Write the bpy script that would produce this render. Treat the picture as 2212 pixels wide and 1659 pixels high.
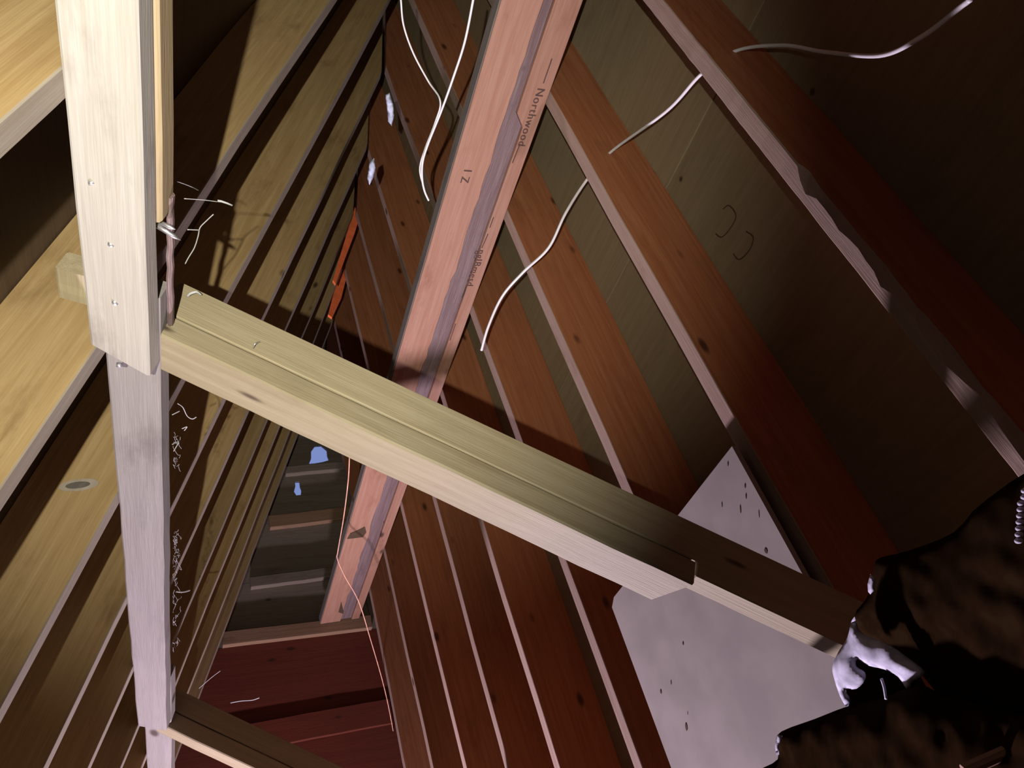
import bpy, bmesh, math, random
from mathutils import Vector, Matrix, noise
random.seed(7)
for o in list(bpy.data.objects): bpy.data.objects.remove(o)
SC = bpy.context.scene
COL = SC.collection
V = Vector

# ------------------------------------------------------------------ camera
FPX = 1744.4                       # focal length in pixels of the 2212 x 1659 frame
CR = V((0.95096204, -0.29438557, -0.09491228))    # image right
CD = V((0.1261153, 0.64922246, -0.75007009))      # image down
CF = V((0.28242899, 0.70131829, 0.65451243))      # view direction
cam_d = bpy.data.cameras.new('camera')
cam_d.sensor_width = 36; cam_d.lens = FPX / 2212 * 36
cam_d.clip_start = 0.02
cam = bpy.data.objects.new('camera', cam_d); COL.objects.link(cam)
m = Matrix.Identity(4)
for i in range(3):
    m[i][0] = CR[i]; m[i][1] = -CD[i]; m[i][2] = -CF[i]
cam.matrix_world = m
SC.camera = cam

# ------------------------------------------------------------------ sky outside
w = bpy.data.worlds.new('sky'); SC.world = w; w.use_nodes = True
bg = w.node_tree.nodes['Background']
bg.inputs[0].default_value = (0.36, 0.47, 1.0, 1); bg.inputs[1].default_value = 0.55

# ------------------------------------------------------------------ lamps
def aim(o, loc, target):
    o.location = loc
    o.rotation_euler = (V(target) - V(loc)).to_track_quat('-Z', 'Y').to_euler()
torch_d = bpy.data.lights.new('hand_torch', 'SPOT')
torch_d.energy = 305; torch_d.color = (1.0, 0.95, 0.80)
torch_d.spot_size = math.radians(63); torch_d.spot_blend = 0.95; torch_d.shadow_soft_size = 0.008
torch = bpy.data.objects.new('hand_torch', torch_d); COL.objects.link(torch)
aim(torch, (-0.158, -0.25, -0.289), (-0.158 + 0.02, -0.25 + 0.585, -0.289 + 0.81))
work_d = bpy.data.lights.new('work_lamp', 'AREA')
work_d.shape = 'DISK'; work_d.size = 0.16; work_d.energy = 205; work_d.color = (1.0, 0.83, 1.0)
work = bpy.data.objects.new('work_lamp', work_d); COL.objects.link(work)
aim(work, (0.22, 3.5, -1.08), (0.5, 1.3, 0.9))

SC.view_settings.view_transform = 'Standard'
SC.view_settings.look = 'None'
SC.view_settings.gamma = 1.0
SC.view_settings.use_curve_mapping = False
SC.view_settings.exposure = 0.0

# ------------------------------------------------------------------ geometry of the roof
BETA = math.radians(11.6747)
S, C = math.sin(BETA), math.cos(BETA)
dR, nR = V((-S, 0, C)), V((C, 0, S))
dL, nL = V((S, 0, C)), V((-C, 0, S))
HR, HL = 1.0, 0.4208               # distance of the rafter edges from the eye
DR, DL = 0.184, 0.150              # rafter depth
TH = 0.038
RIDGE_X, RIDGE_Z = 0.2957, 3.511
ZF = -1.15                         # floor
YB = 4.17                          # far gable
YAX = V((0, 1, 0))
def ray(x, y): return CR * ((x - 1106) / FPX) + CD * ((y - 829.5) / FPX) + CF
def atY(x, y, Y):
    v = ray(x, y); return v * (Y / v.y)
def atP(x, y, n, h):
    v = ray(x, y); return v * (h / n.dot(v))
def atr(x, y, rho):
    v = ray(x, y); return v * (rho / math.hypot(v.x, v.z))
def PR(z, n=HR): return V(((n - S * z) / C, 0, z))        # point of the right slope at height z
def PL(z, n=HL): return V((-(n - S * z) / C, 0, z))

# ------------------------------------------------------------------ materials
KW = 0.41                          # darkens all wood colours to curb bounced light
def nodes(name):
    mt = bpy.data.materials.new(name); mt.use_nodes = True
    nt = mt.node_tree; b = nt.nodes['Principled BSDF']
    return mt, nt, b
def N(nt, t, **kw):
    n = nt.nodes.new(t)
    for k, v in kw.items(): setattr(n, k, v)
    return n
def mixc(nt, fac, a, b_, mode='MIX'):
    n = N(nt, 'ShaderNodeMix', data_type='RGBA', blend_type=mode)
    if isinstance(fac, float): n.inputs[0].default_value = fac
    else: nt.links.new(fac, n.inputs[0])
    for i, v in ((6, a), (7, b_)):
        if isinstance(v, tuple): n.inputs[i].default_value = (*v, 1)
        else: nt.links.new(v, n.inputs[i])
    return n.outputs[2]
def ramp(nt, src, p0, p1, c0=0.0, c1=1.0):
    n = N(nt, 'ShaderNodeMapRange'); n.interpolation_type = 'SMOOTHSTEP'
    nt.links.new(src, n.inputs[0])
    n.inputs[1].default_value = p0; n.inputs[2].default_value = p1
    n.inputs[3].default_value = c0; n.inputs[4].default_value = c1
    return n.outputs[0]
def wood(name, light, dark, stain=(0.10, 0.05, 0.03), knot=(0.05, 0.02, 0.012), rough=0.62, stain_amt=0.5, knots=0.085, kscale=(4.2, 9.0, 9.0), spec=0.25, bump=0.25):
    light, dark, stain, knot = (tuple(c * KW for c in q) for q in (light, dark, stain, knot))
    mt, nt, b = nodes(name)
    tc = N(nt, 'ShaderNodeTexCoord'); oi = N(nt, 'ShaderNodeObjectInfo')
    sc = N(nt, 'ShaderNodeVectorMath', operation='SCALE'); sc.inputs[0].default_value = (17.3, 5.1, 9.7)
    nt.links.new(oi.outputs['Random'], sc.inputs['Scale'])
    ad = N(nt, 'ShaderNodeVectorMath', operation='ADD')
    nt.links.new(tc.outputs['Object'], ad.inputs[0]); nt.links.new(sc.outputs[0], ad.inputs[1])
    def mapped(s):
        mp = N(nt, 'ShaderNodeVectorMath', operation='MULTIPLY'); mp.inputs[1].default_value = s
        nt.links.new(ad.outputs[0], mp.inputs[0]); return mp.outputs[0]
    # slow warp so that the grain flows
    nz = N(nt, 'ShaderNodeTexNoise'); nz.inputs['Scale'].default_value = 1; nz.inputs['Detail'].default_value = 2
    nt.links.new(mapped((2.2, 7, 7)), nz.inputs['Vector'])
    g1 = N(nt, 'ShaderNodeTexNoise'); g1.inputs['Scale'].default_value = 1; g1.inputs['Detail'].default_value = 5; g1.inputs['Distortion'].default_value = 0.7
    nt.links.new(mapped((3.0, 75, 75)), g1.inputs['Vector'])
    g2 = N(nt, 'ShaderNodeTexNoise'); g2.inputs['Scale'].default_value = 1; g2.inputs['Detail'].default_value = 3
    nt.links.new(mapped((14, 420, 420)), g2.inputs['Vector'])
    col = mixc(nt, ramp(nt, g1.outputs[0], 0.18, 0.85), dark, light)
    fine = mixc(nt, ramp(nt, g2.outputs[0], 0.35, 0.65, 0.0, 0.16), col, tuple(c * 0.62 for c in dark))
    # stains
    st = N(nt, 'ShaderNodeTexNoise'); st.inputs['Scale'].default_value = 1; st.inputs['Detail'].default_value = 6; st.inputs['Roughness'].default_value = 0.62
    nt.links.new(mapped((5, 13, 13)), st.inputs['Vector'])
    c2 = mixc(nt, ramp(nt, st.outputs[0], 0.52, 0.78, 0.0, stain_amt), fine, stain)
    # knots
    vo = N(nt, 'ShaderNodeTexVoronoi'); vo.inputs['Scale'].default_value = 1; vo.inputs['Randomness'].default_value = 1
    nt.links.new(mapped(kscale), vo.inputs['Vector'])
    kn = ramp(nt, vo.outputs['Distance'], knots * 0.45, knots * 1.5, 0.85, 0.0)
    c3 = mixc(nt, kn, c2, knot)
    # a board of its own tone
    hv = N(nt, 'ShaderNodeHueSaturation'); nt.links.new(c3, hv.inputs['Color'])
    vv = N(nt, 'ShaderNodeMapRange'); nt.links.new(oi.outputs['Random'], vv.inputs[0]); vv.inputs[3].default_value = 0.82; vv.inputs[4].default_value = 1.14
    nt.links.new(vv.outputs[0], hv.inputs['Value'])
    nt.links.new(hv.outputs[0], b.inputs['Base Color'])
    b.inputs['Roughness'].default_value = rough
    b.inputs['Specular IOR Level'].default_value = spec
    bp = N(nt, 'ShaderNodeBump'); bp.inputs['Strength'].default_value = bump; bp.inputs['Distance'].default_value = 0.003
    nt.links.new(g2.outputs[0], bp.inputs['Height']); nt.links.new(bp.outputs[0], b.inputs['Normal'])
    return mt
def plain(name, col, rough=0.6, spec=0.3, metal=0.0, var=0.25, scale=30.0):
    mt, nt, b = nodes(name)
    tc = N(nt, 'ShaderNodeTexCoord'); nz = N(nt, 'ShaderNodeTexNoise')
    nz.inputs['Scale'].default_value = scale; nz.inputs['Detail'].default_value = 4
    nt.links.new(tc.outputs['Object'], nz.inputs['Vector'])
    c = mixc(nt, ramp(nt, nz.outputs[0], 0.3, 0.7), tuple(x * (1 - var) for x in col), tuple(min(1, x * (1 + var * .5)) for x in col))
    nt.links.new(c, b.inputs['Base Color'])
    b.inputs['Roughness'].default_value = rough; b.inputs['Specular IOR Level'].default_value = spec; b.inputs['Metallic'].default_value = metal
    return mt
M = {}
M['left'] = wood('yellow_pine', (0.70, 0.51, 0.25), (0.52, 0.34, 0.145), stain=(0.20, 0.10, 0.035), stain_amt=0.55)
M['right'] = wood('red_spruce', (0.66, 0.28, 0.13), (0.50, 0.17, 0.07), stain=(0.20, 0.08, 0.04), stain_amt=0.4, knot=(0.06, 0.015, 0.01))
M['edgeR'] = wood('pale_edge', (0.68, 0.50, 0.43), (0.56, 0.38, 0.31), stain=(0.28, 0.15, 0.10), stain_amt=0.4)  # paler than the side faces: lamp light on the undersides put into the colour
M['edgeL'] = wood('grey_edge', (0.60, 0.53, 0.44), (0.48, 0.40, 0.31), stain=(0.22, 0.16, 0.10), stain_amt=0.4)  # left undersides greyed in colour for the cool lamp light on them
M['beam'] = wood('pale_pine', (0.62, 0.60, 0.555), (0.51, 0.475, 0.41), stain=(0.26, 0.23, 0.20), stain_amt=0.75, knots=0.12)
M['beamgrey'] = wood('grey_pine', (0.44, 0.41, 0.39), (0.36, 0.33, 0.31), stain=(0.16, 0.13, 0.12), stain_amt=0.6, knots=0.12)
M['beamside'] = wood('aged_pine', (0.66, 0.54, 0.34), (0.5, 0.36, 0.18), stain=(0.26, 0.13, 0.06), stain_amt=0.7)
M['tie'] = wood('tie_pine', (0.56, 0.48, 0.32), (0.44, 0.36, 0.22), stain=(0.30, 0.22, 0.13), stain_amt=0.45, kscale=(4, 16, 16))
M['purlin'] = wood('salmon_fir', (0.63, 0.375, 0.27), (0.52, 0.255, 0.165), stain=(0.30, 0.11, 0.055), stain_amt=0.6, knots=0.10)
M['wane'] = wood('grey_wane', (0.40, 0.30, 0.30), (0.24, 0.15, 0.15), stain=(0.12, 0.06, 0.06), stain_amt=0.6, knots=0.05, bump=0.8)
M['grey'] = wood('weathered_grey', (0.34, 0.30, 0.27), (0.22, 0.19, 0.165), stain=(0.10, 0.07, 0.05), stain_amt=0.5)
M['block'] = None
def plywood(name, a, b_):
    return wood(name, a, b_, stain=tuple(c * 0.5 for c in b_), stain_amt=0.3, knots=0.035, kscale=(5, 5, 5), bump=0.12)
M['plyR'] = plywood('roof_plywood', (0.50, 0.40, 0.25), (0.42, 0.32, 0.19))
M['plyL'] = plywood('left_plywood', (0.22, 0.14, 0.085), (0.16, 0.10, 0.055))  # shade of the left bays darkened into the plywood colour
M['sheet'] = plain('pale_sheet', (0.245, 0.22, 0.21), 0.75, 0.2, var=0.12, scale=9)
M['gable'] = wood('gable_board', (0.42, 0.36, 0.28), (0.33, 0.26, 0.20), stain=(0.14, 0.09, 0.06), stain_amt=0.4)
M['girt'] = wood('girt_wood', (0.52, 0.34, 0.22), (0.40, 0.23, 0.13))
M['redboard'] = wood('red_board', (0.26, 0.055, 0.03), (0.19, 0.04, 0.02), stain=(0.2, 0.04, 0.02), stain_amt=0.3)
M['block'] = plain('orange_block', (0.80, 0.17, 0.06), 0.6, var=0.15)  # orange light on rafter faces, put in as a surface colour
M['felt'] = plain('roofing_felt', (0.03, 0.025, 0.022), 0.9)
M['floor'] = plain('floor_dust', (0.06, 0.04, 0.03), 0.9)
M['cable'] = plain('white_cable', (0.52, 0.51, 0.54), 0.45, 0.4, var=0.06)
M['wire'] = plain('brown_wire', (0.55, 0.30, 0.22), 0.5)
M['steel'] = plain('nail_steel', (0.62, 0.62, 0.65), 0.35, 0.5, metal=0.9, var=0.3)
M['web'] = plain('cobweb_silk', (0.30, 0.30, 0.31), 0.8, var=0.05)
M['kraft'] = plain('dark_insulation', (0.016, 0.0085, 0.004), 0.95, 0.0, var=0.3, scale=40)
M['fibre'] = plain('white_fibre', (0.50, 0.49, 0.62), 0.9, 0.1, var=0.3, scale=60)
M['ink'] = plain('stamp_ink', (0.05, 0.025, 0.025), 0.8, var=0.2)
M['pencil'] = plain('pencil', (0.05, 0.03, 0.015), 0.9, var=0.2)
M['lint'] = plain('blue_grey_dust', (0.40, 0.44, 0.56), 0.95, 0.05, var=0.3)

# ------------------------------------------------------------------ builders
def tag(o, label=None, cat=None, group=None, kind=None):
    if label: o['label'] = label
    if cat: o['category'] = cat
    if group: o['group'] = group
    if kind: o['kind'] = kind
    return o
def link(name, me, mat, parent=None, mw=None):
    if mat is not None: me.materials.append(mat)
    o = bpy.data.objects.new(name, me); COL.objects.link(o)
    if mw is not None: o.matrix_world = mw
    if parent is not None:
        o.parent = parent
        o.matrix_parent_inverse = parent.matrix_world.inverted()
    return o
def frame(o, ex, ey):
    ex = V(ex).normalized(); ey = V(ey); ey = (ey - ex * ey.dot(ex)).normalized(); ez = ex.cross(ey)
    mw = Matrix.Identity(4)
    for i in range(3): mw[i][0] = ex[i]; mw[i][1] = ey[i]; mw[i][2] = ez[i]; mw[i][3] = o[i]
    return mw
def empty(name, loc):
    e = bpy.data.objects.new(name, None); COL.objects.link(e)
    e.matrix_world = Matrix.Translation(loc); e.empty_display_size = 0.1
    return e
def prism(stations, cap=True):
    """stations: list of equal-length rings of local points -> mesh"""
    bm = bmesh.new(); rings = [[bm.verts.new(p) for p in r] for r in stations]
    n = len(rings[0])
    for a, b_ in zip(rings, rings[1:]):
        for i in range(n): bm.faces.new((a[i], a[(i + 1) % n], b_[(i + 1) % n], b_[i]))
    if cap:
        bm.faces.new(rings[0][::-1]); bm.faces.new(rings[-1])
    bmesh.ops.recalc_face_normals(bm, faces=bm.faces)
    me = bpy.data.meshes.new('m'); bm.to_mesh(me); bm.free()
    return me
def board_mesh(x0, x1, y0, y1, z0, z1, ch=0.003, seg=10, wob=0.0012, ends=None, rough=None, rnd=None):
    """chamfered board along local x; ends: optional function (y, z) -> (x0, x1) for raked end cuts;
    rough: function t -> extra chamfer (at the y0, z1 corner) for waney edges"""
    r = rnd or random
    st = []
    for i in range(seg + 1):
        t = i / seg
        c = ch; k = (ch + (rough(t) if rough else 0))
        ring = [(y0 + c, z0), (y1 - c, z0), (y1, z0 + c), (y1, z1 - c), (y1 - c, z1), (y0 + k, z1), (y0, z1 - k * 0.55), (y0, z0 + c)]
        dy, dz = r.uniform(-wob, wob), r.uniform(-wob, wob)
        pts = []
        for (y, z) in ring:
            a, b_ = ends(y, z) if ends else (x0, x1)
            pts.append((a + (b_ - a) * t, y + dy, z + dz))
        st.append(pts)
    return prism(st)
def board(name, o, ex, ey, L, y, z, mat, parent=None, x0=0.0, **kw):
    return link(name, board_mesh(x0, L, y[0], y[1], z[0], z[1], **kw), M[mat] if isinstance(mat, str) else mat, parent, frame(o, ex, ey))
def curve_pts(pts, n=10):
    out = []
    P = [pts[0]] + list(pts) + [pts[-1]]
    for i in range(1, len(P) - 2):
        p0, p1, p2, p3 = P[i - 1], P[i], P[i + 1], P[i + 2]
        for k in range(n):
            t = k / n
            out.append(0.5 * ((2 * p1) + (p2 - p0) * t + (2 * p0 - 5 * p1 + 4 * p2 - p3) * t * t + (3 * p1 - p0 - 3 * p2 + p3) * t ** 3))
    out.append(pts[-1]); return out
def tube_mesh(bm, pts, r, sides=8, flat=1.0, r1=None):
    up = V((0.31, 0.2, 0.93)); rings = []
    for i, p in enumerate(pts):
        d = (pts[min(i + 1, len(pts) - 1)] - pts[max(i - 1, 0)]).normalized()
        a = d.cross(up).normalized(); b_ = a.cross(d)
        rr = r if r1 is None else r + (r1 - r) * i / (len(pts) - 1)
        rings.append([bm.verts.new(p + a * rr * math.cos(2 * math.pi * k / sides) + b_ * rr * flat * math.sin(2 * math.pi * k / sides)) for k in range(sides)])
    for A, B in zip(rings, rings[1:]):
        for k in range(sides): bm.faces.new((A[k], A[(k + 1) % sides], B[(k + 1) % sides], B[k]))
    bm.faces.new(rings[0][::-1]); bm.faces.new(rings[-1])
def bm_obj(name, bm, mat, parent=None, loc=None, smooth=True):
    loc = V(loc) if loc is not None else V((0, 0, 0))
    bmesh.ops.recalc_face_normals(bm, faces=bm.faces)
    for v in bm.verts: v.co -= loc
    if smooth:
        for f in bm.faces: f.smooth = True
    me = bpy.data.meshes.new(name); bm.to_mesh(me); bm.free()
    return link(name, me, M[mat], parent, Matrix.Translation(loc))
def tube(name, pts, r, mat, parent=None, n=10, **kw):
    bm = bmesh.new(); tube_mesh(bm, curve_pts(pts, n), r, **kw)
    return bm_obj(name, bm, mat, parent, pts[0])

# ================================================================== the setting
YN, YF = -0.75, YB + 0.06          # near and far end of the attic
def slab(name, n, h0, h1, d, P, z0, z1, y0, y1, mat, parent=None, kind=None):
    """flat panel on a slope, local x along the roof axis"""
    o = P(z0, h0); o = V((o.x, y0, o.z))
    L = (z1 - z0) / C
    ez = YAX.cross(d)
    s = 1 if ez.dot(n) > 0 else -1
    zz = (0, h1 - h0) if s > 0 else (-(h1 - h0), 0)
    return board(name, o, YAX, d, y1 - y0, (0, L), zz, mat, parent, ch=0.0015, seg=1, wob=0)
wall_right = slab('wall_right', nR, HR + DR + 0.0135, HR + DR + 0.03, dR, PR, ZF, 4.55, YN, YF, 'felt')
tag(wall_right, 'right-hand roof slope of olive plywood behind the red-brown rafters', 'roof', kind='structure')
wall_left = slab('wall_left', nL, HL + DL + 0.0135, HL + DL + 0.03, dL, PL, ZF, 4.55, YN, YF, 'felt')
tag(wall_left, 'left-hand roof slope of dark plywood behind the yellow rafters', 'roof', kind='structure')
RY = [0.205, 0.606, 1.018, 1.412, 1.812, 2.248, 2.615, 3.02, 3.43, 3.84]
LY = [0.150, 0.557, 1.003, 1.428, 1.84, 2.22, 2.64, 3.02, 3.43, 3.84]
SEAM = 1.64
plyR = {}
rows = [(ZF, SEAM - 1.2), (SEAM - 1.2, SEAM), (SEAM, SEAM + 1.2), (SEAM + 1.2, 4.5)]
for ri, (za, zb) in enumerate(rows):
    ys = [YN] + [RY[k] - TH / 2 for k in ((2, 5, 8), (0, 3, 6, 9))[ri % 2]] + [YF]      # joints on the rafters
    for a, b_ in zip(ys, ys[1:]):
        plyR[(ri, a)] = slab('plywood_sheet', nR, HR + DR, HR + DR + 0.012, dR, PR, za + 0.002, zb - 0.002, a + 0.0015, b_ - 0.0015, 'plyR', wall_right)
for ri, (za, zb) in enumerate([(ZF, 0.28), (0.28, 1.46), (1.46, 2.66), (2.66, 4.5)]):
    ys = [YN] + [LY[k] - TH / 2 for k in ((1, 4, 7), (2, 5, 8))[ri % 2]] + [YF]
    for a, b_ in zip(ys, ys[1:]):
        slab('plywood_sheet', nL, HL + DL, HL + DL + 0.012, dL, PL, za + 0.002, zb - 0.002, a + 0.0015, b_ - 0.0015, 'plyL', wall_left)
# floor and the gable behind the camera
fl = board('floor', V((-0.85, YN, ZF - 0.05)), YAX, V((1, 0, 0)), YF - YN, (0, 2.3), (-0.05, 0.05), 'floor', seg=1, wob=0)
tag(fl, 'dusty dark attic floor', 'floor', kind='structure')
def gable_profile(off=0.03):
    return [(PL(ZF, HL + DL + off).x, ZF), (PR(ZF, HR + DR + off).x, ZF), (PR(4.6, HR + DR + off).x, 4.6), (PL(4.6, HL + DL + off).x, 4.6)]
def gable_mesh(y0, y1):
    return prism([[V((x, y, z)) for x, z in gable_profile()] for y in (y0, y1)])
wf = link('wall_front', gable_mesh(YN - 0.02, YN), M['felt']); tag(wf, 'dark gable wall behind the viewer', 'wall', kind='structure')

# far gable: boards with two daylight gaps
GDIR = V((0.643, 0, 0.112)).normalized(); GUP = V((-GDIR.z, 0, GDIR.x))
wall_back = empty('wall_back', V((RIDGE_X, YB, ZF))); tag(wall_back, 'far gable end of grey boards with small daylight gaps', 'wall', kind='structure')
def gp(x, y, Y=YB): return atY(x, y, Y)
def clipped_panel(name, lo, hi, mat, thick=0.014, y0=YB, parent=wall_back, holes=()):
    """board of the gable between two lines (offsets along GUP), clipped to the roof slopes"""
    def edge(h, right):
        # point where the line offset h meets the inside of the sheathing
        n, k = (nR, HR + DR + 0.02) if right else (nL, HL + DL + 0.02)
        base = GUP * h
        t = (k - n.dot(base)) / n.dot(GDIR)
        return base + GDIR * t
    poly = [edge(lo, False), edge(lo, True), edge(hi, True), edge(hi, False)]
    bm = bmesh.new()
    def loop(pts, y): return [bm.verts.new(V((p.x, y, p.z))) for p in pts]
    outer = [loop(poly, y) for y in (y0, y0 + thick)]
    hl = [[loop(h, y) for y in (y0, y0 + thick)] for h in holes]
    for k in (0, 1):
        es = []
        for lp in [outer[k]] + [h[k] for h in hl]:
            es += [bm.edges.new((lp[i], lp[(i + 1) % len(lp)])) for i in range(len(lp))]
        bmesh.ops.triangle_fill(bm, edges=es, use_beauty=True)
    for pr in [outer] + hl:
        n = len(pr[0])
        for i in range(n): bm.faces.new((pr[0][i], pr[0][(i + 1) % n], pr[1][(i + 1) % n], pr[1][i]))
    o0 = V((poly[0].x, y0, poly[0].z)); mw = frame(o0, GDIR, GUP); inv = mw.inverted()
    bmesh.ops.recalc_face_normals(bm, faces=bm.faces)
    for v in bm.verts: v.co = inv @ v.co
    me = bpy.data.meshes.new(name); bm.to_mesh(me); bm.free()
    return link(name, me, M[mat], parent, mw)
hoff = lambda x, y, Y=YB: gp(x, y, Y).dot(GUP)
h_low = hoff(690, 1540); h1b = hoff(640, 1380); h2 = hoff(640, 1250); h3 = hoff(665, 1125); h4 = hoff(680, 1012)
hole1 = [gp(x, y) for x, y in ((672, 974), (680, 963), (694, 962), (706, 972), (707, 984), (711, 994), (697, 998), (680, 1001), (667, 1002), (672, 990))]
hole2 = [gp(x, y) for x, y in ((637, 1040), (647, 1040), (648, 1050), (651, 1058), (650, 1069), (640, 1070), (635, 1062), (638, 1050))]
clipped_panel('gable_panel', ZF - 0.3, h_low, 'redboard')
clipped_panel('gable_panel', h_low + 0.004, h1b, 'redboard')
clipped_panel('gable_panel', h1b + 0.004, h2, 'gable')
clipped_panel('gable_panel', h2 + 0.004, h3, 'gable')
clipped_panel('gable_panel', h3 + 0.004, h4 - 0.03, 'gable', holes=[hole2])
clipped_panel('gable_panel', h4 - 0.026, 4.9, 'gable', holes=[hole1])
def girt(a, b_, hpx, mat='girt', proud=0.038):
    p, q = gp(*a, YB - proud), gp(*b_, YB - proud); d = (q - p); L = d.length
    hgt = (gp(a[0], a[1] + hpx, YB - proud) - p).length
    o = board('girt', p, d, V((-d.z, 0, d.x)), L, (-hgt, 0), (-proud, 0), mat, wall_back, seg=6)
    return o
girt((480, 1364), (800, 1328), 30)
girt((540, 1246), (770, 1218), 22, 'gable')
girt((580, 1113), (770, 1092), 26, 'girt')
girt((615, 1007), (760, 995), 16, 'gable')
girt((470, 1575), (840, 1508), 60, 'redboard', 0.02)

# ================================================================== rafters
RND = random.Random(3)
def rafter(side, Y, mat='right', rough=None, seg=14, shift=(0, 0)):
    """far edge of the rafter at depth Y; plumb cut at the ridge"""
    if side > 0:
        o = PR(ZF, HR); o.y = Y
        ex, n, zr, xc = dR, nR, (-DR, 0), RIDGE_X + 0.007
        def ends(y, z):
            px = o.x + (-C) * z            # ez = -nR
            return (0 + S * z / C * 0, (px - xc) / S)
    else:
        o = PL(ZF, HL); o.y = Y
        ex, n, zr, xc = dL, nL, (0, DL), RIDGE_X - 0.007
        def ends(y, z):
            px = o.x + (-C) * z            # ez = nL
            return (0, (xc - px) / S)
    kw = {}
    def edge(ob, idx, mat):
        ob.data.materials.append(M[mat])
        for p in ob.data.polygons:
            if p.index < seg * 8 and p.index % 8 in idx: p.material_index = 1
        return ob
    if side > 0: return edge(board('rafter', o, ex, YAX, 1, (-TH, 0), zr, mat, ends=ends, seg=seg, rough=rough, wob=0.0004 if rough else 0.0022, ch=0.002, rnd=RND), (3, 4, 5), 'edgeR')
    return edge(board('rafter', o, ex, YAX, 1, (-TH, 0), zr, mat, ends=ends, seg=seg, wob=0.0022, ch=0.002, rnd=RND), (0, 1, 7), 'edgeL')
RLAB = ['dark rafter at the far right edge, nearest the camera on the right slope',
        'right-slope rafter with a splintered bark-edged lower corner',
        'right-slope rafter that ends against the long diagonal tie, left of the splintered rafter',
        'right-slope rafter running down behind the pale sheet under it',
        'right-slope rafter just left of the pale sheet, crossed by the loose cable end',
        'sixth right-slope rafter from the camera, second left of the pale sheet',
        'seventh right-slope rafter from the camera, third left of the pale sheet',
        'eighth right-slope rafter from the camera, narrow pink edge low in the picture',
        'ninth right-slope rafter from the camera, with a faint thin edge',
        'last right-slope rafter, beside the far gable end']
LLAB = ['left-slope rafter nearest the camera, at the left margin',
        'olive-lit left-slope rafter in the top left corner behind the upright beam',
        'left-slope rafter with wide yellow face left of the upright beam',
        'left-slope rafter with a pale oval knot, passing behind the upright beam',
        'fifth left-slope rafter from the camera, second lit strip right of the upright beam',
        'sixth left-slope rafter from the camera, third lit strip right of the upright beam',
        'seventh left-slope rafter from the camera, fourth lit strip right of the upright beam',
        'eighth left-slope rafter from the camera, with a small orange-red block near the ridge',
        'ninth left-slope rafter from the camera, second with an orange-red block near the ridge',
        'last left-slope rafter, beside the far gable end']
wr = random.Random(11)
wane_prof = [0.0] * 200
for i in range(200):
    z = ZF + i / 200 * 4.7
    if z < 1.12: wane_prof[i] = max(0, 0.012 + 0.013 * noise.noise(V((i * .31, 0, 0))) + 0.012 * noise.noise(V((i * 1.3, 5, 0))))
    elif z < 1.5: wane_prof[i] = 0.001
def wane(t): return wane_prof[min(199, int(t * 199))]
for i, (y, lab) in enumerate(zip(RY, RLAB)):
    r = rafter(1, y, 'right', rough=wane if i == 1 else None, seg=190 if i == 1 else 14)
    tag(r, lab, 'rafter', 'rafters of the right slope')
lefts = []
for i, (y, lab) in enumerate(zip(LY, LLAB)):
    r = rafter(-1, y, 'left'); lefts.append(r)
    tag(r, lab, 'rafter', 'rafters of the left slope')
# orange light on two far rafters under the ridge, painted as coloured slabs
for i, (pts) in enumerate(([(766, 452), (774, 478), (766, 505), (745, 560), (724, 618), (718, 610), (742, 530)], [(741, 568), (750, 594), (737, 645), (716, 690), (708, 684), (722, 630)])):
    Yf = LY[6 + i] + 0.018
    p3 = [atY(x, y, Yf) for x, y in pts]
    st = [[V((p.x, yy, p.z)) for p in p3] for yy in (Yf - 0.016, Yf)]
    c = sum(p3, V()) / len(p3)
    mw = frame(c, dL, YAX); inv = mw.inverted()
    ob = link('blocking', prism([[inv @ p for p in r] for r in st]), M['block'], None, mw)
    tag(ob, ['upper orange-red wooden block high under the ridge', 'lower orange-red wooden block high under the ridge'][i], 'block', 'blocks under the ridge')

# ================================================================== upright-looking beam on the left
# doubled 2x4s standing off the left rafters and running along the attic
mL = -nL                            # from the left slope into the room
def lpt(h_off, along, Y):
    """point: at the rafter edges + h_off into the room, shifted 'along' the slope"""
    base = V((-0.2535, 0, 0.8530))
    p = base + mL * h_off + dL * along; p.y = Y; return p
beam = empty('beam', lpt(0, 0, 2.0))
tag(beam, 'pale doubled upright-looking timber beam with nail heads, at the left', 'beam')
# board local frame: x = roof axis, y = mL, z = YAX x mL = -dL ... (z runs down the slope)
def bboard(name, y0, y1, a0, a1, w, mat, ends=None, **kw):
    o = lpt(0, 0, 0); zz = (-a1, -a0)
    return board(name, o, YAX, mL, y1, w, zz, mat, beam, x0=y0, ends=ends, **kw)
bboard('board', YN + 0.01, 0.972, 0.0, 0.0375, (0.0005, 0.0825), 'beam', ends=lambda y, z: (YN + 0.01, 0.945 + 0.45 * y), seg=14)
bboard('board', YN + 0.02, 0.80, 0.0395, 0.079, (0.0005, 0.087), 'beamside', ends=lambda y, z: (YN + 0.02, 0.745 - 0.9 * max(0, y - 0.06)), seg=12)
bboard('board', 0.86, 2.62, 0.0392, 0.076, (0.0005, 0.0815), 'beamgrey', ends=lambda y, z: (0.86, 2.60 - 0.35 * max(0, y - 0.05)), seg=18)
bboard('board', 2.30, YB - 0.05, 0.078, 0.114, (0.0005, 0.080), 'beamgrey', seg=12)
bboard('stick', 0.70, 1.02, 0.062, 0.075, (0.0835, 0.0905), 'wane', seg=16, wob=0.001)
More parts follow.
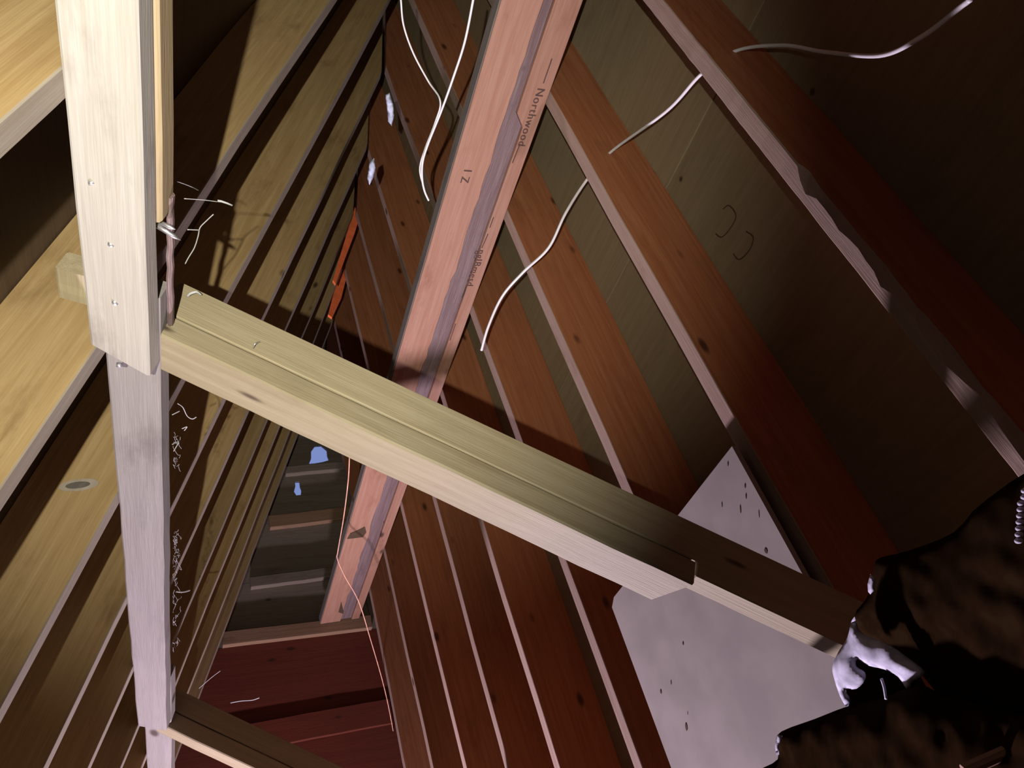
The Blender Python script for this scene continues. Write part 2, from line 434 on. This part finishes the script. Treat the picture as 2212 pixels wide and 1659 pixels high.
def nail(p, d, L=0.03, r=0.0028, tip=True, head=False, name='nail'):
    bm = bmesh.new(); d = V(d).normalized()
    pts = [p, p + d * L * 0.7, p + d * L]
    up = V((0.31, 0.2, 0.93)); a = d.cross(up).normalized(); b_ = a.cross(d)
    rad = [r, r, r * 0.1] if tip else [r, r, r]
    rings = [[bm.verts.new(q + (a * math.cos(k * math.pi / 5) + b_ * math.sin(k * math.pi / 5)) * rr) for k in range(10)] for q, rr in zip(pts, rad)]
    for A, B in zip(rings, rings[1:]):
        for k in range(10): bm.faces.new((A[k], A[(k + 1) % 10], B[(k + 1) % 10], B[k]))
    bm.faces.new(rings[0][::-1]); bm.faces.new(rings[-1])
    return bm_obj(name, bm, 'steel', beam, p)
def bface(x, y): return atP(x, y, -dL, -dL.dot(lpt(0, 0, 0)))      # point on the wide bright face
for (x, y), tl in zip(((194, 392), (238, 530), (246, 655), (256, 788)), ((.5, .5), (-.6, .3), (-.5, .4), (.2, .2))):
    p = bface(x, y)
    nail(p + dL * 0.003, -dL * 0.2 + YAX * tl[0] * 0.3 + mL * tl[1] * 0.3, 0.0055, 0.0042, tip=False, name='nail_head')
nail(atr(338, 487, 0.90), ray(390, 512) * 0.93 / ray(390, 512).length - ray(338, 487) * 0.93 / ray(338, 487).length + YAX * 0.004, 0.034, 0.0034)
nail(atr(340, 478, 0.905), ray(376, 494) - ray(340, 478), 0.026, 0.0030)
# short cleat sticking out on the left behind the beam
cl_o = lpt(-0.062, 0.043, 0.862)
cl = board('cleat', cl_o, YAX, mL, 0.055, (0.0, 0.0615), (-0.037, 0.0), 'tie', seg=4)
tag(cl, 'short pale timber cleat poking out left behind the beam', 'cleat')

# ================================================================== diagonal ties
TD = V((0.911, 0, -0.412)).normalized(); TU = V((0.412, 0, 0.911)).normalized()
def tie(name, Y, left, right, label, hgt=0.113, thick=0.080, split=0.068, LWO=0.385):
    """left: upper-left front corner; runs along TD"""
    t = empty(name, left); tag(t, label, 'timber')
    L = (right - left).dot(TD)
    # local: x along TD, y = -TU (down), z = TD x -TU
    ez = TD.cross(-TU)              # = +-Y
    sgn = 1 if ez.y > 0 else -1
    zz = lambda a, b_: (a, b_) if sgn > 0 else (-b_, -a)
    Lw = L - LWO; UH = 0.094
    # upper board, notched: deeper past the end of the lower board
    prof = [(0.0, 0.0), (L + 0.012, 0.0), (L - 0.035, UH), (Lw + 0.001, UH), (Lw + 0.0005, split), (-0.012, split)]
    z0, z1 = zz(0.002, 0.040)
    bm_st = [[(x, y, z) for x, y in prof] for z in (z0, z1)]
    up = link('upper_board', prism(bm_st), M['tie'], t, frame(left, TD, -TU))
    bev = up.modifiers.new('edge', 'BEVEL'); bev.width = 0.0018; bev.segments = 1; bev.limit_method = 'ANGLE'
    lo = board('lower_board', left, TD, -TU, 1, (split + 0.003, hgt), zz(0, thick), 'tie', t,
               ends=lambda y, z: (0.006 - 0.05 * (y - split) , Lw - 0.10 * (hgt - y) + (0.052 - 0.75 * (z if sgn > 0 else -z)) * 0 - 0.42 * (z if sgn > 0 else -z)), seg=14, wob=0.0008)
    return t
TY = 0.935
tl = atY(391, 606, TY); tr = atY(2010, 1369, TY)
tieA = tie('collar_tie', TY, tl, tr, 'long pale doubled timber slanting across the middle from the beam')
# small marks on the main tie: staple and nail hole
tube('staple', [atY(547, 752, TY - .001), atY(550, 744, TY - .008), atY(556, 740, TY - .008), atY(560, 739, TY - .001)], 0.0011, 'steel', tieA, n=5)
tube('splinter', [atY(405, 640, TY), atY(412, 634, TY - .008), atY(425, 631, TY - .011), atY(434, 637, TY - .004)], 0.0020, 'web', tieA, n=5, flat=0.5)
tl2 = atr(385, 1488, 1.03); Y2 = tl2.y
tr2 = tl2 + TD * 1.17
tie('collar_tie', Y2, tl2, tr2, 'second slanting tie at the bottom edge with a bright white underside', hgt=0.110, split=0.06, LWO=0.245)

# ================================================================== purlin under the right rafters
pu = empty('purlin', V((0.5, 2.0, 1.9))); tag(pu, 'salmon-coloured timber purlin with grey bark band and stamped letters', 'purlin')
P0 = PR(1.985, HR - 0.004)             # right edge, touching the rafters
inR = -nR
PY0, PY1 = YN + 0.02, YB - 0.045
# local: x = YAX, y = inR, z = YAX x inR
ezp = YAX.cross(inR); sg = 1 if ezp.dot(dR) > 0 else -1
def pz(a, b_): return (a, b_) if sg > 0 else (-b_, -a)
pr = random.Random(5)
def wavy(base, amp, seed):
    return lambda Y: base + amp * noise.noise(V((Y * 6, seed, 0))) + amp * 0.5 * noise.noise(V((Y * 22, seed, 3)))
wl = wavy(0.103, 0.010, 1.0)
def strip(name, f0, f1, z, mat, seg=120, y0=PY0, y1=PY1):
    st = []
    for i in range(seg + 1):
        Y = y0 + (y1 - y0) * i / seg
        a, b_ = f0(Y), f1(Y); c = 0.002
        st.append([(Y, a, z[1]), (Y, a, z[0] + c), (Y, a + c, z[0]), (Y, b_ - c, z[0]), (Y, b_, z[0] + c), (Y, b_, z[1])])
    mw = frame(V((P0.x, 0, P0.z)), YAX, inR)
    if sg < 0: st = [[(x, y, -z_) for x, y, z_ in r] for r in st]
    return link(name, prism(st), M[mat], pu, mw)
# widths: lettered strip 0..0.04, grey wane 0.04..0.10 (set back), salmon face 0.10..0.21
def strip_in(Y):
    return 0.041 if Y > 1.08 else (0.041 + min(0.030, (1.08 - Y) * 1.2) if Y > 1.05 else 0.072)
strip('edge_strip', lambda Y: 0.0, lambda Y: strip_in(Y), (0.0, 0.038), 'purlin')
strip('bark_band', lambda Y: strip_in(Y) + 0.0005, lambda Y: wl(Y) - 0.0005, (0.010, 0.036), 'wane')
strip('face_board', wl, lambda Y: 0.207, (0.0, 0.038), 'purlin')
strip('edge_face', lambda Y: 0.2075, lambda Y: 0.2105, (0.003, 0.040), 'grey', seg=20)
def stamp(txt, p, xdir, ydir, size, parent, name='stamped_letters', off=0.0008):
    cu = bpy.data.curves.new('t', 'FONT'); cu.body = txt; cu.size = size; cu.space_character = 1.15
    tob = bpy.data.objects.new('t', cu); COL.objects.link(tob)
    dg = bpy.context.evaluated_depsgraph_get()
    me = bpy.data.meshes.new_from_object(tob.evaluated_get(dg)); bpy.data.objects.remove(tob)
    return link(name, me, M['ink'], parent, frame(p, xdir, ydir))
# letters on the strip: reading along the roof axis, tops towards the rafters
pl_off = dR.dot(V((P0.x, 0, P0.z))) - 0.0015
def pface(x, y): return atP(x, y, dR, pl_off)
a, b_ = pface(1164, 190), pface(1126, 303)
stamp('Northwood', pface(1162, 190), YAX, nR, (b_ - a).length / 4.9, pu)
a, b_ = pface(1034, 540), pface(1008, 622)
stamp('ngIBmesd', pface(1034, 540), YAX, nR, (b_ - a).length / 4.6, pu)
stamp('I Z', pface(1003, 366), YAX, nR, 0.035, pu)
for seg_ in (((1192, 128), (1174, 180)), ((1123, 312), (1107, 352)), ((1066, 470), (1058, 492)), ((1054, 506), (1041, 536)), ((1006, 626), (996, 652)), ((984, 700), (972, 735))):
    p, q = pface(*seg_[0]), pface(*seg_[1])
    board('stamp_line', p, q - p, dR, (q - p).length, (-0.0006, 0.0006), (-0.0013, 0.0013), 'ink', pu, seg=1, wob=0, ch=0.0002)

def patch(name, pts, off, mat, parent):
    # thin raised piece with its own outline
    c = sum(pts, V()) / len(pts); mw_ = frame(c, pts[1] - pts[0], pts[2] - pts[0]); iv = mw_.inverted()
    return link(name, prism([[iv @ (p + off * k) for p in pts] for k in (0, 1)]), M[mat], parent, mw_)
patch('bark_patch', [pface(x, y) for x, y in ((750, 1164), (757, 1152), (772, 1146), (788, 1138), (791, 1150), (784, 1160), (768, 1162))], -dR * 0.0012, 'pencil', pu)
patch('bark_patch', [pface(x, y) for x, y in ((731, 1322), (737, 1300), (741, 1318), (742, 1326))], -dR * 0.0012, 'pencil', pu)
YK = LY[3] - TH - 0.0024
patch('knot', [atY(170 + 44 * math.cos(t), 1048 + 13 * math.sin(t) - 5 * math.cos(t), YK) for t in [k * math.pi / 9 for k in range(18)]], V((0, -0.0008, 0)), 'edgeL', lefts[3])
patch('knot', [atY(168 + 27 * math.cos(t), 1048 + 7 * math.sin(t) - 3 * math.cos(t), YK - 0.0009) for t in [k * math.pi / 9 for k in range(18)]], V((0, -0.0006, 0)), 'grey', lefts[3])

# ================================================================== pale sheet fixed under one right rafter
hs = HR - 0.036
def onp(Y, z): p = PR(z, hs); return V((p.x, Y, p.z))
onx = lambda x, y: atP(x, y, nR, hs)
ps = [onx(1581, 964), onx(1345, 1266), onx(1326, 1290), onx(1322, 1312), onx(1450, 1659)]
ps += [ps[4] - dR * 0.9, ps[0] - dR * 1.35]
mw = frame(ps[0], YAX, -dR); inv = mw.inverted()
sheet = link('plywood_offcut', prism([[inv @ (p + nR * k) for p in ps] for k in (0, 0.0115)]), M['sheet'], None, mw)
tag(sheet, 'pale smooth plywood sheet nailed under the right rafters beside the tie', 'panel')
def on_sheet(x, y): return atP(x, y, nR, hs)
for i, (x, y, r) in enumerate(((1476, 1390, .0022), (1450, 1474, .0028), (1428, 1494, .003), (1483, 1570, .005), (1486, 1540, .002), (1560, 1090, .003), (1600, 1100, .0045), (1612, 1072, .003), (1640, 1110, .004), (1655, 1190, .0035), (1610, 1050, .0025), (1573, 1002, .0025))):
    p = on_sheet(x, y); bm = bmesh.new()
    a, b_ = YAX * r, -dR * r
    an = random.random() * 3
    ring = [bm.verts.new(p + a * math.cos(t) * 1.0 + b_ * math.sin(t + an) * 1.4 - nR * 0.0009) for t in [k * math.pi / 4 for k in range(8)]]
    ring2 = [bm.verts.new(v.co + nR * 0.0007) for v in ring]
    bm.faces.new(ring); bm.faces.new(ring2[::-1])
    for k in range(8): bm.faces.new((ring[k], ring[(k + 1) % 8], ring2[(k + 1) % 8], ring2[k]))
    bm_obj('nail_mark', bm, 'pencil', sheet, p, smooth=False)

# pencil scribble on the roof plywood
def on_ply(x, y): return atP(x, y, nR, HR + DR - 0.0005)
target = None
best = 9
pc = on_ply(1590, 500)
for k, o in plyR.items():
    pass
sheet_par = min(plyR.values(), key=lambda o: (o.matrix_world @ (sum((V(c) for c in o.bound_box), V()) / 8) - pc).length)
tube('pencil_mark', [on_ply(*p) for p in ((1562, 452), (1575, 444), (1590, 465), (1580, 490), (1560, 512), (1546, 505))], 0.0016, 'pencil', sheet_par, flat=0.4)
tube('pencil_mark', [on_ply(*p) for p in ((1612, 500), (1627, 512), (1622, 535), (1606, 555), (1594, 560), (1584, 548))], 0.0016, 'pencil', sheet_par, flat=0.4)

# ================================================================== cables
r_c = 0.0040
def inR_n(p, n):                        # slide a point along its own sight line to a given slope depth
    return p * (n / nR.dot(p))
c1 = [atY(2095, 0, 0.215), atY(2075, 15, 0.24), atY(1990, 80, 0.30), atP(1900, 120, nR, 1.05), atP(1780, 112, nR, 1.07), atP(1690, 98, nR, 1.085), atY(1590, 110, 0.566),
      atY(1515, 160, 0.625), atP(1440, 240, nR, 1.06), atY(1320, 328, 0.976), atY(1270, 385, 1.05), atY(1222, 460, 1.11), atY(1185, 535, 1.19), atY(1130, 588, 1.27), atY(1085, 640, 1.36), atY(1055, 705, 1.45), atY(1040, 757, 1.52)]
cb = tube('cable', c1, 0.0036, 'cable'); tag(cb, 'loose white cable threaded through the right rafters, one end dangling', 'cable')
RC = 1.75
c2 = [atr(1028, -40, RC), atr(1022, 0, RC), atr(1004, 90, RC), atr(980, 165, RC), atr(955, 235, RC), atr(925, 310, RC), atr(913, 350, RC), atr(912, 385, RC), atr(917, 412, RC), atr(926, 433, RC)]
cb = tube('cable', c2, 0.0027, 'cable'); tag(cb, 'white cable hanging in a hook left of the salmon purlin', 'cable')
c3 = [atr(862, -40, RC + .1), atr(866, 0, RC + .1), atr(872, 55, RC + .1), atr(893, 115, RC + .1), atr(925, 175, RC + .1), atr(951, 218, RC + .06), atr(940, 265, RC + .05), atr(917, 325, RC + .03), atr(907, 365, RC + .02), atr(914, 400, RC + .02)]
cb = tube('cable', c3, 0.0022, 'cable'); tag(cb, 'thinner white cable bending in from the top left of the hooked one', 'cable')
w1 = [atr(755, 985, 1.75), atr(752, 1040, 1.75), atr(742, 1120, 1.76), atr(730, 1190, 1.76), atr(729, 1208, 1.76), atr(745, 1245, 1.76), atr(775, 1300, 1.74), atr(800, 1380, 1.72), atr(826, 1470, 1.68), atr(842, 1540, 1.64), atr(860, 1640, 1.60)]
cb = tube('wire', w1, 0.0022, 'wire'); tag(cb, 'thin brown wire hanging in front of the far end of the purlin', 'wire')

# ================================================================== cobwebs
def web(name, strands, label, r=0.0008):
    bm = bmesh.new()
    p0 = atr(*strands[0][0])
    for s in strands:
        tube_mesh(bm, curve_pts([atr(*p) for p in s], 5), r, sides=5)
    o = bm_obj(name, bm, 'web', None, p0); tag(o, label, 'cobweb'); return o
wb = web('cobweb', [[(383, 392, .96), (410, 402, 1.0), (430, 412, 1.03)], [(398, 429, .97), (440, 432, .99), (470, 436, 1.0)]], 'thin cobweb threads with a bright flake right of the beam', 0.0006)
bm = bmesh.new(); tube_mesh(bm, [atr(470, 434, 1.0), atr(478, 435, 1.0), atr(490, 439, 1.0), atr(502, 444, 1.0)], 0.0020, sides=6, flat=0.6, r1=0.0014); bm_obj('flake', bm, 'web', wb, atr(470, 434, 1.0))
web('cobweb', [[(461, 463, 1.0), (446, 477, 1.0), (432, 492, 1.0), (428, 510, 1.0), (420, 535, 1.0), (408, 555, 1.0), (400, 570, 1.0)], [(405, 496, .99), (430, 497, 1.0)]], 'dusty hanging cobweb strand between the beam and the tie', 0.0009)
fz = []
fr_ = random.Random(21)
spots = [(379, 955, 5), (380, 1000, 4), (381, 1160, 9), (379, 1195, 5), (378, 1230, 5), (379, 1262, 4), (379, 1300, 4), (379, 1340, 4), (379, 1390, 4)]
for sx, sy, n_ in spots:
    for k in range(n_):
        x, y = sx + fr_.uniform(-5, 3), sy + fr_.uniform(-13, 13); st_ = []
        for q in range(6):
            st_.append((x, y, .905 + fr_.uniform(0, .02))); x += fr_.uniform(-5, 6); y += fr_.uniform(-9, 9)
            x = min(max(x, 374), 392)
        fz.append(st_)
web('cobweb', fz, 'fuzzy cobweb clinging along the right side of the lower beam', 0.0003)['kind'] = 'stuff'
web('cobweb', [[(384, 872, .93), (395, 880, .94), (404, 898, .95), (415, 905, .95), (424, 901, .95)], [(372, 896, .92), (388, 888, .93)], [(393, 926, .94), (404, 922, .94), (398, 930, .94)], [(372, 960, .92), (386, 954, .93), (375, 975, .92)]], 'small cobweb tangle just under the tie beside the beam', 0.0008)
web('cobweb', [[(380, 1278, .95), (395, 1279, .95), (410, 1275, .96)]], 'short bright thread of web right of the lower beam', 0.0016)
web('cobweb', [[(498, 1518, 1.25), (520, 1514, 1.25), (545, 1512, 1.25), (560, 1507, 1.25)]], 'short bright thread of web above the bottom tie', 0.0022)
web('cobweb', [[(430, 1487, 1.25), (455, 1465, 1.25), (476, 1449, 1.25)]], 'faint slanting thread of web left of the dark gable', 0.0010)
# ================================================================== torn insulation low on the right
def pillow(name, outline, rho, thick, mat, seed=0.0, amp=0.006, step=11, tilt=(0, 0), parent=None, grain=30):
    """solid cushion with a given outline: a grid inflated towards and away from the room"""
    outline = [(p.x, p.y) for p in curve_pts([V((a_, b_, 0)) for a_, b_ in list(outline) + [outline[0]]], 3)[:-1]] if len(outline) > 8 else outline
    n = len(outline)
    def inside(x, y):
        c = False; j = n - 1
        for i in range(n):
            xi, yi = outline[i]; xj, yj = outline[j]
            if (yi > y) != (yj > y) and x < (xj - xi) * (y - yi) / (yj - yi) + xi: c = not c
            j = i
        return c
    def dist(x, y):
        d = 1e9
        for i in range(n):
            (x1, y1), (x2, y2) = outline[i], outline[(i + 1) % n]
            l2 = (x2 - x1) ** 2 + (y2 - y1) ** 2 or 1
            t = max(0, min(1, ((x - x1) * (x2 - x1) + (y - y1) * (y2 - y1)) / l2))
            d = min(d, math.hypot(x - x1 - t * (x2 - x1), y - y1 - t * (y2 - y1)))
        return d
    x0, x1 = min(p[0] for p in outline), max(p[0] for p in outline); y0, y1 = min(p[1] for p in outline), max(p[1] for p in outline)
    cx, cy = (x0 + x1) / 2, (y0 + y1) / 2
    bm = bmesh.new()
    bnd = []
    for i in range(n):
        (xa, ya), (xb, yb) = outline[i], outline[(i + 1) % n]
        k = max(1, int(math.hypot(xb - xa, yb - ya) / step))
        for t in range(k): bnd.append((xa + (xb - xa) * t / k, ya + (yb - ya) * t / k))
    inner = [(x, y) for x in range(int(x0), int(x1), step) for y in range(int(y0), int(y1), step) if inside(x, y) and dist(x, y) > step * 0.6]
    from mathutils.geometry import delaunay_2d_cdt
    co, ed, fa, *_ = delaunay_2d_cdt([V(p) for p in bnd + inner], [(i, (i + 1) % len(bnd)) for i in range(len(bnd))], [], 1, 1e-4)
    R = 0.5 * min(x1 - x0, y1 - y0)
    fr, bk = [], []
    for p in co:
        x, y = p
        d = dist(x, y); k = math.sqrt(max(0, 1 - (1 - min(1, d / R)) ** 2))
        rr = rho + tilt[0] * (x - cx) / 1000 + tilt[1] * (y - cy) / 1000
        q = atr(x, y, rr); dirn = q.normalized()
        nz = noise.noise(q * grain + V((seed, 0, 0))) * amp * (0.3 + k)
        f = bm.verts.new(q - dirn * (thick * k + nz))
        fr.append(f)
        bk.append(f if d < 0.5 else bm.verts.new(q + dirn * (thick * k + nz)))
    for t in fa:
        if not inside(sum(co[i][0] for i in t) / len(t), sum(co[i][1] for i in t) / len(t)): continue
        bm.faces.new([fr[i] for i in t])
        bb = [bk[i] for i in t][::-1]
        if len({v for v in bb}) == len(bb) and set(bb) != {fr[i] for i in t}:
            try: bm.faces.new(bb)
            except ValueError: pass
    bmesh.ops.delete(bm, geom=[v for v in bm.verts if not v.link_faces], context='VERTS')
    return bm_obj(name, bm, mat, parent, atr(cx, cy, rho))
for pts, lab in (([(832, 205), (842, 200), (850, 225), (852, 250), (846, 272), (838, 262), (836, 235)], 'blue-grey lint clump on a rafter below the ridge, upper one'), ([(798, 350), (808, 342), (812, 362), (806, 385), (798, 400), (793, 385)], 'blue-grey lint clump on a rafter below the ridge, lower one')):
    t_ = pillow('lint', pts, 2.42, 0.014, 'lint', 4.0, 0.008, step=3, grain=90); tag(t_, lab, 'lint', 'lint under the ridge')
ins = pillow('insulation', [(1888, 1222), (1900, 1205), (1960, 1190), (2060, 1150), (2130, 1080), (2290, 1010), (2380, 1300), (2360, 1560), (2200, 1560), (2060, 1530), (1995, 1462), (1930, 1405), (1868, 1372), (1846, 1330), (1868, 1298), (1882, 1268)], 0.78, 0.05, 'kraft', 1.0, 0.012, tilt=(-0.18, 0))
tag(ins, 'upper dark lump of torn insulation in the lower right corner', 'insulation')
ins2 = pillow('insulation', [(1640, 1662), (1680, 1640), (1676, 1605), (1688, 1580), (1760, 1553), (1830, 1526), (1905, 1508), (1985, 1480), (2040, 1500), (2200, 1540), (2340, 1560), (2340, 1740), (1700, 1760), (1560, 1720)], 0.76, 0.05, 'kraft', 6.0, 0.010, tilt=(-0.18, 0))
tag(ins2, 'lower dark lump of torn insulation along the bottom right corner', 'insulation')
ins3 = pillow('insulation', [(1822, 1462), (1850, 1415), (1900, 1420), (1985, 1455), (2010, 1500), (1990, 1545), (1900, 1545), (1836, 1540)], 0.84, 0.03, 'kraft', 11.0, 0.004, step=8)  # dark backing added so the space inside the tuft's arch looks black
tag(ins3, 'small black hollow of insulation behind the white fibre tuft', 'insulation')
tw = pillow('fibre_tuft', [(1846, 1332), (1838, 1345), (1830, 1378), (1812, 1406), (1798, 1440), (1803, 1470), (1815, 1505), (1829, 1527), (1836, 1510), (1826, 1490), (1850, 1488), (1868, 1470), (1868, 1452), (1850, 1440), (1852, 1424), (1876, 1438), (1910, 1446), (1940, 1462), (1958, 1488), (1968, 1486), (1972, 1472), (1998, 1452), (1960, 1420), (1926, 1396), (1880, 1376), (1858, 1366), (1850, 1345)], 0.765, 0.016, 'fibre', 3.0, 0.006, step=7, grain=60)
tag(tw, 'torn white fibre tuft arching out of the dark insulation', 'fibre')
tube('stem', [atr(1904, 1466, .76), atr(1910, 1485, .76), atr(1914, 1510, .76)], 0.0016, 'fibre', tw, n=5)
for (o_, pts, lab) in ((0, [(1874, 1262), (1880, 1240), (1892, 1250), (1888, 1276), (1880, 1284), (1875, 1278)], 'small pale fibre edge on the upper dark insulation'), (1, [(1674, 1610), (1680, 1586), (1690, 1590), (1682, 1612), (1683, 1630), (1677, 1632)], 'small pale fibre edge on the lower dark insulation')):
    t_ = pillow('fibre_tuft', pts, 0.775 if o_ == 0 else .755, 0.006, 'fibre', 8.0 + o_, 0.002, step=4, grain=80); tag(t_, lab, 'fibre')  # slivers coloured pale for light catching the insulation edges
bd = empty('bead_string', atr(2208, 1100, 0.60)); tag(bd, 'string of small white beads at the right edge of the picture', 'beads')
for i in range(9):
    bm = bmesh.new(); p = atr(2209 - 1.1 * i + (6 if i < 2 else 0), 1060 + 13.5 * i, 0.60)
    bmesh.ops.create_icosphere(bm, subdivisions=2, radius=0.0027, matrix=Matrix.Translation(p) @ Matrix.Diagonal((1.2, 1, .8, 1)))
    bm_obj('bead', bm, 'fibre', bd, p)
lb = board('board', atr(2090, 1672, .66), ray(2230, 1612) - ray(2090, 1672), -CF, 0.20, (-0.012, 0.0), (-0.005, 0.005), 'purlin', seg=3)
tag(lb, 'salmon board end peeking in at the bottom right corner', 'board')
